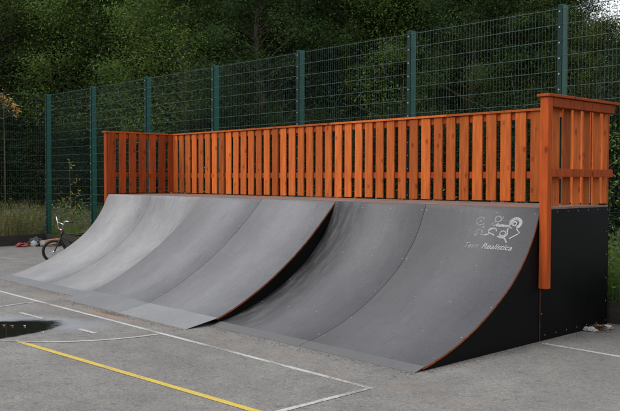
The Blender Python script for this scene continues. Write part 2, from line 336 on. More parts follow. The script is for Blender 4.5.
def rampmat(name, c, streak=.25, pale=None, rough=.42, grime=None, spec=.5):
    m = bpy.data.materials.new(name); m.use_nodes = True; N = m.node_tree.nodes; K = m.node_tree.links; b = N['Principled BSDF']
    tc = N.new('ShaderNodeTexCoord'); P = tc.outputs['Object']
    def noi(sc, st=(1, 1, 1), rot=(0, 0, 0), det=6, ro=.6):
        mp = N.new('ShaderNodeMapping'); mp.inputs['Scale'].default_value = st; mp.inputs['Rotation'].default_value = rot; K.new(P, mp.inputs[0])
        n = N.new('ShaderNodeTexNoise'); n.inputs['Scale'].default_value = sc; n.inputs['Detail'].default_value = det; n.inputs['Roughness'].default_value = ro; K.new(mp.outputs[0], n.inputs['Vector']); return n.outputs['Fac']
    def mul(col, f, lo, hi, p0=.3, p1=.7):
        r = ramp2(N, p0, (lo,)*3, p1, (hi,)*3); K.new(f, r.inputs[0])
        x = N.new('ShaderNodeMix'); x.data_type = 'RGBA'; x.blend_type = 'MULTIPLY'; x.inputs[0].default_value = 1
        K.new(col, x.inputs[6]); K.new(r.outputs[0], x.inputs[7]); return x.outputs[2]
    c2 = pale or tuple(min(1, q*1.18) for q in c)
    r = ramp2(N, .35, c, .66, c2); K.new(noi(1.1, det=8), r.inputs[0]); col = r.outputs[0]
    col = mul(col, noi(3.1, (5, 1.6, 1.6), (0, 0, .5), 9, .7), 1-streak*.5, 1+streak*.4)      # wheel streaks running down the face
    col = mul(col, noi(3.0, (22, .8, .8), (0, 0, -.2)), 1-streak*.35, 1+streak*.35)
    col = mul(col, noi(30, det=5, ro=.75), .9, 1.1)
    col = mul(col, noi(1.5, (6, 1, 1), (0, 0, .9), 9, .75), 1., .72, .58, .70)                # dark tyre drag marks
    col = mul(col, noi(2.5, (1, 12, 6), (0, 0, .12), 9, .8), 1., 1.3, .60, .68)              # thin pale scratches across
    col = mul(col, noi(9, det=8, ro=.8), 1., 1.35, .64, .80)                            # pale scuffs
    if grime is not None:
        sp = N.new('ShaderNodeSeparateXYZ'); K.new(P, sp.inputs[0])
        a = N.new('ShaderNodeMapRange'); a.inputs[1].default_value = grime; a.inputs[2].default_value = grime+.75; a.inputs[3].default_value = 1; a.inputs[4].default_value = 0
        K.new(sp.outputs[0], a.inputs[0])
        q = N.new('ShaderNodeMath'); q.operation = 'MULTIPLY'; K.new(a.outputs[0], q.inputs[0])
        rr = ramp2(N, .36, (0, 0, 0), .56, (1, 1, 1)); K.new(noi(2.4, (5, 1, 1), (0, 0, .1), 8, .7), rr.inputs[0]); K.new(rr.outputs[0], q.inputs[1])
        x = N.new('ShaderNodeMix'); x.data_type = 'RGBA'; K.new(q.outputs[0], x.inputs[0]); K.new(col, x.inputs[6]); x.inputs[7].default_value = (.02, .02, .021, 1); col = x.outputs[2]
    K.new(col, b.inputs['Base Color'])
    mr = N.new('ShaderNodeMapRange'); mr.inputs[3].default_value = rough-.08; mr.inputs[4].default_value = rough+.1; K.new(noi(4, det=7), mr.inputs[0]); K.new(mr.outputs[0], b.inputs['Roughness'])
    b.inputs['Specular IOR Level'].default_value = spec
    bp = N.new('ShaderNodeBump'); bp.inputs['Strength'].default_value = .12; bp.inputs['Distance'].default_value = .003; K.new(noi(45), bp.inputs['Height']); K.new(bp.outputs[0], b.inputs['Normal'])
    return m
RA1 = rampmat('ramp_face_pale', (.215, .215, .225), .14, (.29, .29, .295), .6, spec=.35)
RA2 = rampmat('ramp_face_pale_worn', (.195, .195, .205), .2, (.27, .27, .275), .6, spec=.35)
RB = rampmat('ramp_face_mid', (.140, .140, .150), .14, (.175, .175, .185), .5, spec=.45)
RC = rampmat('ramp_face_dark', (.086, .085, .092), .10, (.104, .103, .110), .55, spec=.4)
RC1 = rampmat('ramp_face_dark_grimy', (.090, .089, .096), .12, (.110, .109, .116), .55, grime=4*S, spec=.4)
PL1 = rampmat('toe_plate_steel', (.185, .19, .196), .1, None, .5)
PL2 = rampmat('toe_plate_steel_dull', (.15, .153, .158), .12, None, .5)
PL3 = rampmat('toe_plate_dark', (.092, .092, .094), .08, None, .55)

sm = MB()
for k in range(8): a = k*math.pi/4; sm.v.append((.0068*math.cos(a), .0068*math.sin(a), 0))
sm.v.append((0, 0, .003)); [sm.face([k, (k+1) % 8, 8]) for k in range(8)]
screw0 = sm.build('screw', STEEL); screw_me = screw0.data; bpy.data.objects.remove(screw0)
def screws(parent, prof, x0, x1, ys, nx):
    for yy in ys:
        for i in range(len(prof)-1):
            if prof[i].x >= yy > prof[i+1].x:
                t = (yy-prof[i].x)/(prof[i+1].x-prof[i].x); z = prof[i].y+(prof[i+1].y-prof[i].y)*t
                tt = (prof[i+1]-prof[i]).normalized(); nn = Vector((0, tt.y, -tt.x)); nn = nn if nn.z > 0 else -nn
                for k in range(nx):
                    x = x0+.04+(x1-x0-.08)*k/(nx-1)+random.uniform(-.012, .012)
                    if random.random() < .3: continue
                    o = bpy.data.objects.new('screw', screw_me); C.objects.link(o); o.parent = parent
                    o.rotation_euler = nn.to_track_quat('Z', 'Y').to_euler()
                    o.location = Vector((x, yy, z))+nn*.0015-PL(parent)
                break
def profile_panel(x0, x1, prof, drop=.03, toe=None):
    m = MB(); P = [(p.x, p.y-drop) for p in prof if p.y-drop > .006]
    P = [(0, P[0][1])]+P[1:]; last = P[-1]
    poly = P+[(last[0]-.02, .003), (0, .003)]
    for x in (x0, x1):
        for y, z in poly: m.v.append((x, y, z))
    n = len(poly); m.face(list(range(n))); m.face([n+i for i in range(n)][::-1])
    for i in range(n): j = (i+1) % n; m.face([i, n+i, n+j, j])
    return m
def make_ramp(name, xa, mats, prof, plate_y, plate_mats, label, toe_z=.004, boards=None):
    t = empty(name, (xa+S, -1., 0), label, 'skate ramp')
    n = 2
    for k in range(2):
        x0 = xa+k*S+.003; x1 = xa+(k+1)*S-.003
        sp = surface(x0, x1, prof, .02, 1 if k == 0 else 2, 2 if k == 0 else 1).build('riding_surface', [mats[k], PLYEDGE, BLACK], t, smooth=False)
        for i, pl in enumerate(sp.data.polygons):
            pl.use_smooth = pl.material_index == 0
        screws(sp, prof, x0, x1, [-.03, -.40, -.86, -1.34, -1.76], 4)
        # steel toe plate bridging sheet and ground
        y0 = prof[-1].x+.03; z0 = prof[-1].y+.008; y1 = plate_y
        pm_ = MB(); th = .004
        pm_.v = [(x0, y0, z0), (x1, y0, z0), (x1, y1, toe_z), (x0, y1, toe_z), (x0, y0, z0-th), (x1, y0, z0-th), (x1, y1, .0005), (x0, y1, .0005)]
        for q in ((0, 3, 2, 1), (4, 5, 6, 7), (0, 1, 5, 4), (1, 2, 6, 5), (2, 3, 7, 6), (3, 0, 4, 7)): pm_.face(list(q)[::-1])
        pm_.build('toe_plate', plate_mats[k], t)
    profile_panel(xa+.004, xa+.018, prof).build('side_panel', BLACK, t)
    profile_panel(xa+2*S-.018, xa+2*S-.004, prof).build('side_panel', BLACK, t)
    for k in (1, 2, 3): profile_panel(xa+k*S/2-.02, xa+k*S/2+.02, prof, .032).build('support_rib', BLACK, t)
    return t
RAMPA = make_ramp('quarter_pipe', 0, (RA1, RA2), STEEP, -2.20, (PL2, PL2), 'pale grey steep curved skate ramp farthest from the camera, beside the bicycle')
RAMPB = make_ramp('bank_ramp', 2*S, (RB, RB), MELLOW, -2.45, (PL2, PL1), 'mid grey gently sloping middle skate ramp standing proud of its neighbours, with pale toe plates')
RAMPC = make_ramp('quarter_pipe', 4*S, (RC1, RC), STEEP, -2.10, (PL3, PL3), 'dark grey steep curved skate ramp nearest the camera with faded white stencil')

# stencil on the last ramp: strokes laid on the curved face
STEN = mat('stencil_white', (.40, .41, .44), .75, col2=(.20, .20, .21), nscale=45)
STEN2 = mat('stencil_faded', (.28, .28, .30), .75, col2=(.14, .14, .15), nscale=45)
prof_len = [0]
for i in range(1, len(STEEP)): prof_len.append(prof_len[-1]+(STEEP[i]-STEEP[i-1]).length)
def onface(x, s, off=.002):
    s = max(0, s)
    for i in range(len(prof_len)-1):
        if prof_len[i] <= s <= prof_len[i+1]:
            t = (s-prof_len[i])/(prof_len[i+1]-prof_len[i]); p = STEEP[i].lerp(STEEP[i+1], t)
            tt = (STEEP[i+1]-STEEP[i]).normalized(); nn = Vector((tt.y, -tt.x)); nn = nn if nn.y > 0 else -nn
            return (x, p.x+nn.x*off, p.y+nn.y*off)
# local frame: u to the right in metres, v down the face
def stroke(m, pts, wd, u0, v0, k):
    n = len(pts); b = len(m.v)
    for i, p in enumerate(pts):
        a = Vector(pts[max(i-1, 0)]); c = Vector(pts[min(i+1, n-1)]); t = (c-a)
        t = t.normalized() if t.length > 0 else Vector((1, 0)); nn = Vector((-t.y, t.x))*wd/2
        for sg in (1, -1): m.v.append(onface(u0+(p[0]+nn.x*sg)*k, v0+(p[1]+nn.y*sg)*k, .0025))
    for i in range(n-1): m.face([b+2*i, b+2*i+1, b+2*i+3, b+2*i+2])
def circ(cx, cy, rx, ry, a0=0, a1=360, n=20): return [(cx+rx*math.cos(math.radians(a0+(a1-a0)*i/n)), cy+ry*math.sin(math.radians(a0+(a1-a0)*i/n))) for i in range(n+1)]
def stencil():
    # units: pixels of a 620x363 close look (u right, v down)
    m = MB(); f = MB(); U0, V0, kx = 8.48, .042, .00133
    def st(mm, pts, wd=11): stroke(mm, [(x, y*.89) for x, y in pts], wd, U0, V0, kx)
    # right figure: round head in a cap, bent arm, body
    for r in (58, 48, 38): st(m, circ(520, 125, r, r*.92, 150, 430), 10)
    st(m, circ(512, 130, 18, 20)); st(m, [(462, 118), (470, 150), (478, 172), (500, 178)], 10)
    st(m, [(540, 178), (580, 220), (560, 238), (500, 285)], 10); st(m, [(335, 155), (400, 150), (465, 158)], 14); st(m, [(345, 165), (450, 168)], 6)
    st(m, [(465, 175), (460, 200), (470, 240), (455, 265), (440, 275)], 13); st(m, circ(425, 235, 28, 26), 10)
    st(m, [(380, 270), (420, 268), (460, 285), (490, 330)], 12); st(m, [(400, 280), (450, 280)], 10)
    # middle figure
    st(f, circ(345, 92, 30, 28)); st(f, [(375, 110), (395, 72), (385, 66)], 9); st(f, [(330, 120), (290, 150), (320, 160), (365, 130)], 9)
    st(m, [(300, 185), (280, 205), (290, 250), (250, 262)], 11); st(m, circ(325, 215, 34, 30, 180, 380), 9); st(f, [(300, 200), (345, 190), (360, 220)], 9); st(m, [(290, 235), (330, 250), (350, 262)], 9)
    # left figure
    st(f, circ(178, 122, 40, 42, 20, 330), 8); st(f, circ(178, 122, 8, 8), 7); st(f, [(150, 160), (190, 158), (215, 150)], 8); st(f, circ(220, 182, 9, 8), 8)
    st(f, [(160, 268), (150, 240), (175, 212), (215, 215), (235, 240)], 8); st(f, circ(195, 240, 24, 24), 7); st(f, [(150, 272), (200, 262), (245, 262)], 8); st(f, [(75, 225), (95, 215), (92, 232)], 6)
    o = m.build('stencil_drawing', STEN, RAMPC); o2 = f.build('stencil_drawing', STEN2, RAMPC)
    for word, u, size, mt in (('Team', 8.60, .095, STEN2), ('Realistica', 8.835, .097, STEN)):
        cu = bpy.data.curves.new('lettering', 'FONT'); cu.body = word; cu.size = size; cu.shear = .3; cu.offset = .001; cu.space_character = .98
        to = bpy.data.objects.new('lettering', cu); C.objects.link(to)
        dg = bpy.context.evaluated_depsgraph_get(); me = bpy.data.meshes.new_from_object(to.evaluated_get(dg)); bpy.data.objects.remove(to)
        bm = bmesh.new(); bm.from_mesh(me); bmesh.ops.subdivide_edges(bm, edges=[e for e in bm.edges if e.calc_length() > .03], cuts=1)
        bmesh.ops.triangulate(bm, faces=bm.faces[:])
        for v in bm.verts: v.co = Vector(onface(u+v.co.x*(.9 if word == 'Team' else 1.1), .525-v.co.y, .003))
        bm.to_mesh(me); bm.free(); me.materials.clear(); me.materials.append(mt)
        q = bpy.data.objects.new('stencil_lettering', me); C.objects.link(q); q.parent = RAMPC; q.location = -Vector(RAMPC.location)
stencil()

# ------------------------------------------------------------------ platform
plat = empty('ramp_platform', (W/2, D/2, 0), 'raised black sided platform behind the ramps with a worn timber deck', 'platform')
for k in range(6): MB().box(k*S+.003, .06, H-.02, (k+1)*S-.003, D-.02, H-.001).build('deck_board', DECK, plat)
MB().box(0, .003, H-.018, W, .057, H+.004).build('coping_strip', mat('coping_timber', (.20, .075, .045), .7, var=.4, nscale=12), plat)
MB().box(W-.016, .003, .003, W-.002, D, H-.022).build('side_panel', BLACK, plat)
MB().box(.002, .003, .003, .016, D, H-.022).build('side_panel', BLACK, plat)
MB().box(.018, D-.014, .003, W-.018, D, H-.022).build('back_panel', BLACK, plat)
MB().box(W+.0, -.002, .003, W+.005, .008, H-.05).build('corner_batten', BOARD2, plat)
side = [o for o in plat.children if o.name.startswith('side_panel')][0]
for yy, zz in [(.12+.23*k, H-.05) for k in range(7)]+[(.12+.23*k, .06) for k in range(7)]+[(.05, .3+.28*k) for k in range(4)]+[(1.49, .3+.28*k) for k in range(4)]:
    o = bpy.data.objects.new('screw', screw_me); C.objects.link(o); o.parent = side; o.rotation_euler = (0, math.pi/2, 0); o.location = Vector((W-.0015, yy, zz))-PL(side)
for k in range(1, 6): MB().box(k*S-.03, .02, .003, k*S+.03, D-.03, H-.024).build('support_frame', BLACK, plat)

_ = 0
# railings: slats, rails, cap, posts
def railing(name, label):
    return empty(name, (0, 0, 0), label, 'railing')
SL_B, SL_T = H+.016, RT-.032
bk = empty('wooden_railing', (W/2, D-.02, H), 'long orange stained slatted railing along the back of the platform', 'railing')
slat_me = {}
def slat(parent, x, y, wd, along, mt=None):      # along 'x' or 'y', thickness 22 mm
    key = along+(mt.name if mt else '')
    if key not in slat_me:
        hx, hy = (.079, .011) if along == 'x' else (.011, .079)
        o = MB().box(-hx, -hy, 0, hx, hy, SL_T-SL_B).build('slat', mt or WOOD, None, bevel=.003); slat_me[key] = o.data; bpy.data.objects.remove(o)
    o = bpy.data.objects.new('slat', slat_me[key]); C.objects.link(o); o.parent = parent
    o.location = Vector((x, y, SL_B+random.uniform(-.006, .006)))-PL(parent); o.rotation_euler = (0, 0, random.uniform(-.03, .03))
    o.scale = ((random.uniform(.95, 1.03), 1, 1) if along == 'x' else (1, random.uniform(.95, 1.03), 1))
    o.rotation_euler = (random.uniform(-.002, .002), random.uniform(-.004, .004), random.uniform(-.02, .02))
ys = D-.045
for i in range(42): slat(bk, .085+i*.2262, ys, .15, 'x')
MB().box(.05, ys+.013, RT-.13, W-.02, ys+.055, RT-.036).build('top_rail', RED, bk, bevel=.003)
MB().box(.05, ys+.013, H+.32, W-.02, ys+.055, H+.41).build('mid_rail', RED, bk, bevel=.003)
for k in range(4):
    x0 = -.03+k*(W+.0)/4; x1 = -.03+(k+1)*(W+.0)/4-.004
    MB().box(x0, ys-.035, RT-.03, x1, ys+.085, RT+random.uniform(-.002, .002)).build('cap_rail', WOOD, bk, bevel=.003)
for k in (7, 14, 21, 28, 35): MB().box(.085+k*.2262-.125, ys+.057, .4, .085+k*.2262-.045, ys+.14, RT-.034).build('post', WOOD, bk, bevel=.004)
for side in (0, 1):
    sx = 1 if side else -1; xe = W if side else 0
    t = empty('wooden_railing', (xe, D/2, H), 'short orange slatted railing on the right end of the platform, nearest the camera' if side else 'short shaded red slatted railing on the far left end of the platform', 'railing')
    sm_ = WOOD
    for i in range(7):
        y = .08+i*.2262
        if y > D-.1: continue
        slat(t, xe-sx*.012, y, .15, 'y', None if side else WOOD_SHADED)
    def bx(xa, y0, z0, xb, y1, z1, nm, mt): MB().box(min(xa, xb), y0, z0, max(xa, xb), y1, z1).build(nm, mt, t, bevel=.004)
    a0 = xe+sx*.003; a1 = xe+sx*.098
    bx(a0+sx*.0, -.035, .585, a1, .052, RT-.032, 'post', RED)
    bx(xe+sx*.004, D-.07, .585, xe+sx*.09, D-.0, RT-.034, 'post', WOOD) if side == 0 else None
    bx(a0+sx*.012, .054, RT-.135, a1+sx*.004, D-.10 if side else D-.075, RT-.034, 'top_rail', RED)
    bx(a0+sx*.012, .054, H+.335, a1+sx*.004, D-.12 if side else D-.075, H+.425, 'mid_rail', RED)
    bx(xe-sx*.03, -.06, RT-.03, xe+sx*.125, D-.085 if side == 0 else D-.02, RT, 'cap_rail', RED)

# ------------------------------------------------------------------ mesh fences
def fence(name, org, dr, nbay, nrm, label, skip_first=False, start=0):
    t = empty(name, (org[0], org[1], 0), label, 'fence')
    d = Vector((*dr, 0)); n = Vector((*nrm, 0)); z = Vector((0, 0, 1)); o3 = Vector((*org, 0))     # n points to the court
    def obox(p, a, b, c0, c1, z0, z1, nm, mt, bev=0):
        m = MB(); vv = []
        for zz in (z0, z1):
            for q, r in ((a, c0), (b, c0), (b, c1), (a, c1)): vv.append(tuple(o3+d*(p+q)+n*r+z*zz))
        m.v = vv
        for q in ((0, 3, 2, 1), (4, 5, 6, 7), (0, 1, 5, 4), (1, 2, 6, 5), (2, 3, 7, 6), (3, 0, 4, 7)): m.face(list(q))
        return m.build(nm, mt, t, bevel=bev)
    def ob(p, a, b, c0, c1, z0, z1, nm, mt): return obox(p, a, b, c0, c1, z0, z1, nm, mt)
    panel = None; proto_bits = None
    for i in range(start, nbay+1):
        if not (skip_first and i == 0):
            po = ob(i*FP, -.031, .031, -.125, -.006, 0, FT+.045, 'post', GREEN)
            cl = ob(i*FP, -.030, .030, .008, .016, .05, FT+.035, 'clamp_bar', DKGREEN)
            m = MB()
            for k in range(20):
                c = o3+d*(i*FP)+n*.016+z*(.12+k*.2)
                m.tube([c, c+n*.008], .011, 6)
            m.build('bolt', STEEL, cl).data.name = 'bolt'
        if i < nbay:
            m = MB(); a = .0; N_ = 50
            def rod(p, q, w_):
                e = (q-p).normalized(); s1 = n*w_ if abs(e.z) > .5 else n*w_; s2 = e.cross(n)*w_
                b = len(m.v)
                for P_ in (p, q):
                    for sg in (s1+s2, s1-s2, -s1-s2, -s1+s2): m.v.append(tuple(P_+sg))
                for k in range(4): m.face([b+k, b+(k+1) % 4, b+4+(k+1) % 4, b+4+k])
            for k in range(N_+1):
                x = i*FP+.01+(FP-.02)*k/N_; rod(o3+d*x+z*.26, o3+d*x+z*(FT+.02), .0009)
            for k in range(20):
                zz = FT-.012-k*.1995
                if zz < .2: continue
                for off in (-.0062, .0062): rod(o3+d*(i*FP)+n*off+z*zz, o3+d*((i+1)*FP)+n*off+z*zz, .0030)
            m.build('mesh_panel', WIRE, t)
            ob(i*FP, .002, FP-.002, .02, .06, .003, .27+random.uniform(-.008, .008), 'kick_board', BOARD)
    return t
fence('mesh_fence', (FX, FY), (1, 0), 10, (0, -1), 'tall green wire mesh fence running behind the ramps with dark boards at its foot')
fence('mesh_fence', (FX, FY), (0, -1), 5, (1, 0), 'green wire mesh fence on the far left side of the court beyond the bicycle', skip_first=True)

# ------------------------------------------------------------------ bicycle (small BMX leaning by the left ramp)
def bicycle(loc, heading, lean):
    # local: +x forward, z up, origin on the ground under the bottom bracket
    t = empty('bmx_bicycle', loc, 'small black stunt bicycle with silver handlebars propped behind the left edge of the far ramp', 'bicycle')
    R = .225; tr = .027; wx = (.50, -.43)
    def P(x, y, z): return (x, y, z)
    def put(m, nm, mt, par=None, sm=True):
        o = m.build(nm, mt, None, smooth=sm); o.parent = par or t; return o
    for x in wx:
        ty = put(MB().tube([(x+(R)*math.cos(a), 0, R+tr+R*math.sin(a)) for a in [2*math.pi*i/36 for i in range(36)]], tr, 10, closed=True), 'wheel', RUBBER)
        put(MB().tube([(x+(R-.022)*math.cos(a), 0, R+tr+(R-.022)*math.sin(a)) for a in [2*math.pi*i/36 for i in range(36)]], .012, 6, closed=True), 'rim', BIKEBLK, ty)
        sp = MB()
        for k in range(18):
            a = 2*math.pi*k/18; yy = .025*(1 if k % 2 else -1); sp.tube([(x+.02*math.cos(a+.6), yy, R+tr+.02*math.sin(a+.6)), (x+(R-.03)*math.cos(a), 0, R+tr+(R-.03)*math.sin(a))], .0016, 4, cap=False)
        put(sp, 'spokes', CHROME, ty); put(MB().tube([(x, -.05, R+tr), (x, .05, R+tr)], .022, 10), 'hub', CHROME, ty)
    zc = R+tr; hb = (.36, 0, .56); ht = (.335, 0, .665)
    fr = MB(); bb = (0, 0, .29); st = (-.13, 0, .56)
    fr.tube([ht, hb], .022); fr.tube([(.34, 0, .645), st], .017); fr.tube([(.355, 0, .585), bb], .019); fr.tube([st, bb], .016)
    for y in (.045, -.045): fr.tube([bb, (-.2, y, .27), (wx[1], y*1.1, zc)], .010); fr.tube([(-.12, 0, .545), (-.2, y, .48), (wx[1], y*1.1, zc)], .009)
    fr.tube([(0, -.04, .29), (0, .04, .29)], .024)
    put(fr, 'frame', BIKEBLK)
    fk = MB()
    for y in (.05, -.05): fk.tube([(.362, y*.6, .545), (.385, y, .50), (wx[0]-.03, y*1.1, zc+.06), (wx[0], y*1.1, zc)], [.015, .015, .012, .010])
    fk.tube([(.362, -.05, .545), (.362, .05, .545)], .016)
    put(fk, 'fork', BIKEBLK)
    put(MB().tube([(.334, 0, .665), (.322, 0, .715)], .024).tube([(.325, 0, .70), (.375, 0, .72)], .022), 'stem', BIKERED)
    hbm = MB(); q = (.375, .72)
    hbm.tube([(q[0], -.07, q[1]), (q[0], .07, q[1])], .012)
    for s in (1, -1):
        hbm.tube([(q[0], s*.07, q[1]), (q[0]-.01, s*.19, q[1]+.20), (q[0]-.02, s*.23, q[1]+.215), (q[0]-.06, s*.33, q[1]+.22)], .012)
    hbm.tube([(q[0]-.008, -.15, q[1]+.13), (q[0]-.008, .15, q[1]+.13)], .010)
    ca_, sa_ = math.cos(.5), math.sin(.5)
    rt = lambda v: (.34+(v[0]-.34)*ca_-v[1]*sa_, (v[0]-.34)*sa_+v[1]*ca_, v[2])
    hbm.v = [rt(v) for v in hbm.v]
    hb_o = put(hbm, 'handlebar', CHROME)
    for s in (1, -1): put(MB().tube([rt((q[0]-.055, s*.31, q[1]+.219)), rt((q[0]-.08, s*.40, q[1]+.22))], .019, 10), 'grip', RUBBER, hb_o)
    put(MB().tube([(-.13, 0, .56), (-.15, 0, .63)], .013), 'seat_post', CHROME)
    s = MB(); s.tube([(-.29, 0, .655), (-.22, 0, .645), (-.12, 0, .64), (.0, 0, .632)], [.045, .06, .038, .014], 12)
    so = put(s, 'saddle', RUBBER)
    cr = MB().tube([(.0, -.06, .29), (.0, .06, .29)], .012).tube([(0, .06, .29), (.12, .07, .21)], .009).tube([(0, -.06, .29), (-.12, -.07, .37)], .009)
    co = put(cr, 'crank', CHROME)
    put(MB().tube([(.085*math.cos(a), .045, .29+.085*math.sin(a)) for a in [2*math.pi*i/20 for i in range(20)]], .005, 5, closed=True), 'chainring', BIKEBLK)
    put(MB().tube([(.06, .045, .373), (-.42, .045, .285)], .005, 5).tube([(.06, .045, .207), (-.42, .045, .222)], .005, 5), 'chain', BIKEBLK)
    put(MB().box(.075, .075, .198, .165, .165, .222), 'pedal', RUBBER, co, False); put(MB().box(-.165, -.165, .358, -.075, -.075, .382), 'pedal', RUBBER, co, False)
    t.rotation_euler = (lean, 0, heading)
    return t
bicycle((-1.40, .10, 0), math.radians(-120), math.radians(-10))

# ------------------------------------------------------------------ litter
def crumple(name, loc, sx, sy, sz, mt, label, cat, seed, rot=0, group=None, amp=.6, sub=3):
    bm = bmesh.new(); bmesh.ops.create_icosphere(bm, subdivisions=sub, radius=1)
    for v in bm.verts:
        k = 1+amp*noise.noise(v.co*1.7+Vector((seed, 0, 0)))+amp*.5*noise.noise(v.co*4.5+Vector((0, seed, 0)))
        v.co = Vector((v.co.x*k*sx, v.co.y*k*sy, max(-.8, v.co.z*k)*sz))
    zmin = min(v.co.z for v in bm.verts)
    for v in bm.verts: v.co.z -= zmin
    me = bpy.data.meshes.new(name); bm.to_mesh(me); bm.free(); me.materials.append(mt)
    o = bpy.data.objects.new(name, me); C.objects.link(o); o.location = loc; o.rotation_euler = (0, 0, rot); tag(o, label, cat, group); return o
WHITEP = mat('white_plastic', (.36, .36, .35), .5, var=.2, nscale=14); REDP = mat('red_plastic', (.24, .018, .025), .4, var=.4, nscale=12)
ORNG = mat('orange_card', (.45, .17, .05), .6, col2=(.42, .28, .15), nscale=7); DARKP = mat('dark_plastic', (.02, .02, .022), .5, var=.3)
BRN = mat('brown_paper', (.30, .14, .05), .8, var=.4, nscale=20); LEAFD = mat('dead_leaf', (.17, .07, .03), .7, var=.4, nscale=20)
crumple('carrier_bag', (9.53, 1.24, 0), .12, .05, .026, WHITEP, 'crumpled white plastic bag lying against the fence foot beside the black platform', 'bag', 3, .5)
crumple('crumpled_paper', (9.50, .98, 0), .08, .045, .028, WHITEP, 'small crumpled white wrapper on the ground close to the black platform side', 'litter', 8, .3)
def leaf_pile():
    m = MB()
    for i in range(110):
        x = random.gauss(9.54, .07); y = random.gauss(1.14, .07); z = .006+random.random()*.05*math.exp(-((x-9.54)**2+(y-1.14)**2)*40)
        if x < W+.02 and y < D: x = W+.02+random.random()*.1
        a = random.random()*6.3; l = random.uniform(.02, .035); w2 = l*.5; t = random.uniform(-.4, .4)
        ca, sa = math.cos(a), math.sin(a); b = len(m.v)
        for u, v, h in ((-l, 0, 0), (0, -w2, t*.02), (l, 0, .008), (0, w2, -t*.01+.004)): m.v.append((x+u*ca-v*sa, y+u*sa+v*ca, z+h+.008))
        m.face([b, b+1, b+2, b+3])
    tag(m.build('leaf_litter', LEAFD), 'small heap of brown fallen leaves between the two white scraps by the platform', 'leaves', kind='stuff')
leaf_pile()
crumple('snack_packet', (-5.86, .78, 0), .15, .09, .06, REDP, 'crumpled red packet on the ground against the left fence board', 'litter', 5, 1.2)
crumple('paper_cup', (-5.72, 1.02, 0), .09, .07, .09, WHITEP, 'small crushed white cup between the red packet and the black sack', 'litter', 11, .2)
crumple('bin_bag', (-6.0, 1.15, 0), .2, .14, .12, DARKP, 'dark crumpled sack against the fence board in the far corner', 'bag', 15, .2)
bxm = empty('cardboard_box', (-5.60, 1.42, .0), 'orange and white flattened cardboard box leaning by the fence corner behind the bicycle', 'box')
o = MB().box(-.24, -.09, 0, .24, .09, .13).build('box_body', ORNG, None, bevel=.006); o.parent = bxm; o.location = (0, 0, .05)
o = MB().box(-.02, -.1, 0, .12, -.094, .12).build('box_label', WHITEP, None); o.parent = bxm; o.location = (-.22, 0, .06)
bxm.rotation_euler = (0, math.radians(-8), math.radians(50))
for i, (x, y, mt, lb) in enumerate(((4.66, -3.93, LEAFD, 'orange fallen leaf floating at the left of the puddle, farther one'), (4.76, -3.87, LEAFD, 'orange fallen leaf floating at the left edge of the puddle, nearer one'), (4.86, -3.76, WHITEP, 'pale scrap floating at the far edge of the puddle'), (5.38, -3.77, WHITEP, 'tiny pale scrap floating near the right tip of the puddle'))):
    m = MB(); n = 9; s = .03 if i < 2 else .02
    m.v = [(s*(1+.35*math.cos(3*a))*math.cos(a), s*.7*(1+.35*math.cos(3*a))*math.sin(a), .003+.012*(k % 2)) for k, a in enumerate([2*math.pi*k/n for k in range(n)])]; m.v.append((0, 0, .012))
    for k in range(n): m.face([k, (k+1) % n, n])
    o = m.build('fallen_leaf' if i < 2 else 'paper_scrap', mt); o.location = (x, y, .004); tag(o, lb, 'leaf' if i < 2 else 'litter')

def grit():
    random.seed(91); m = MB()
    def bit(x, y, s_):
        b = len(m.v); a = random.random()*6.28; h = s_*random.uniform(.3, .8)
        for k in range(4):
            q = a+k*1.57+random.uniform(-.4, .4); m.v.append((x+s_*math.cos(q), y+s_*math.sin(q)*.8, .001))
        m.v.append((x, y, h)); [m.face([b+k, b+(k+1) % 4, b+4]) for k in range(4)]
    for i in range(1500):
        x = random.uniform(0, W+.1); toe = -2.21 if x < 2*S else (-2.46 if x < 4*S else -2.11)
        bit(x, toe-abs(random.gauss(0, .07))-.004, random.uniform(.003, .010))
    for i in range(500): bit(W+.01+abs(random.gauss(0, .07)), random.uniform(-2, 1.6), random.uniform(.003, .011))
    for i in range(900): bit(random.uniform(FX+.08, 0), FY-.08-abs(random.gauss(0, .08)), random.uniform(.004, .014))
    for i in range(900): bit(FX+.08+abs(random.gauss(0, .1)), random.uniform(-6, FY-.1), random.uniform(.004, .014))
    for i in range(700): bit(random.uniform(2, 14), random.uniform(-7, -2.2), random.uniform(.002, .006))
    tag(m.build('loose_grit', mat('grit', (.16, .12, .08), .9, col2=(.05, .045, .035), nscale=30)), 'loose brown grit and leaf crumbs gathered along the foot of the ramps', 'grit', kind='stuff')
grit()

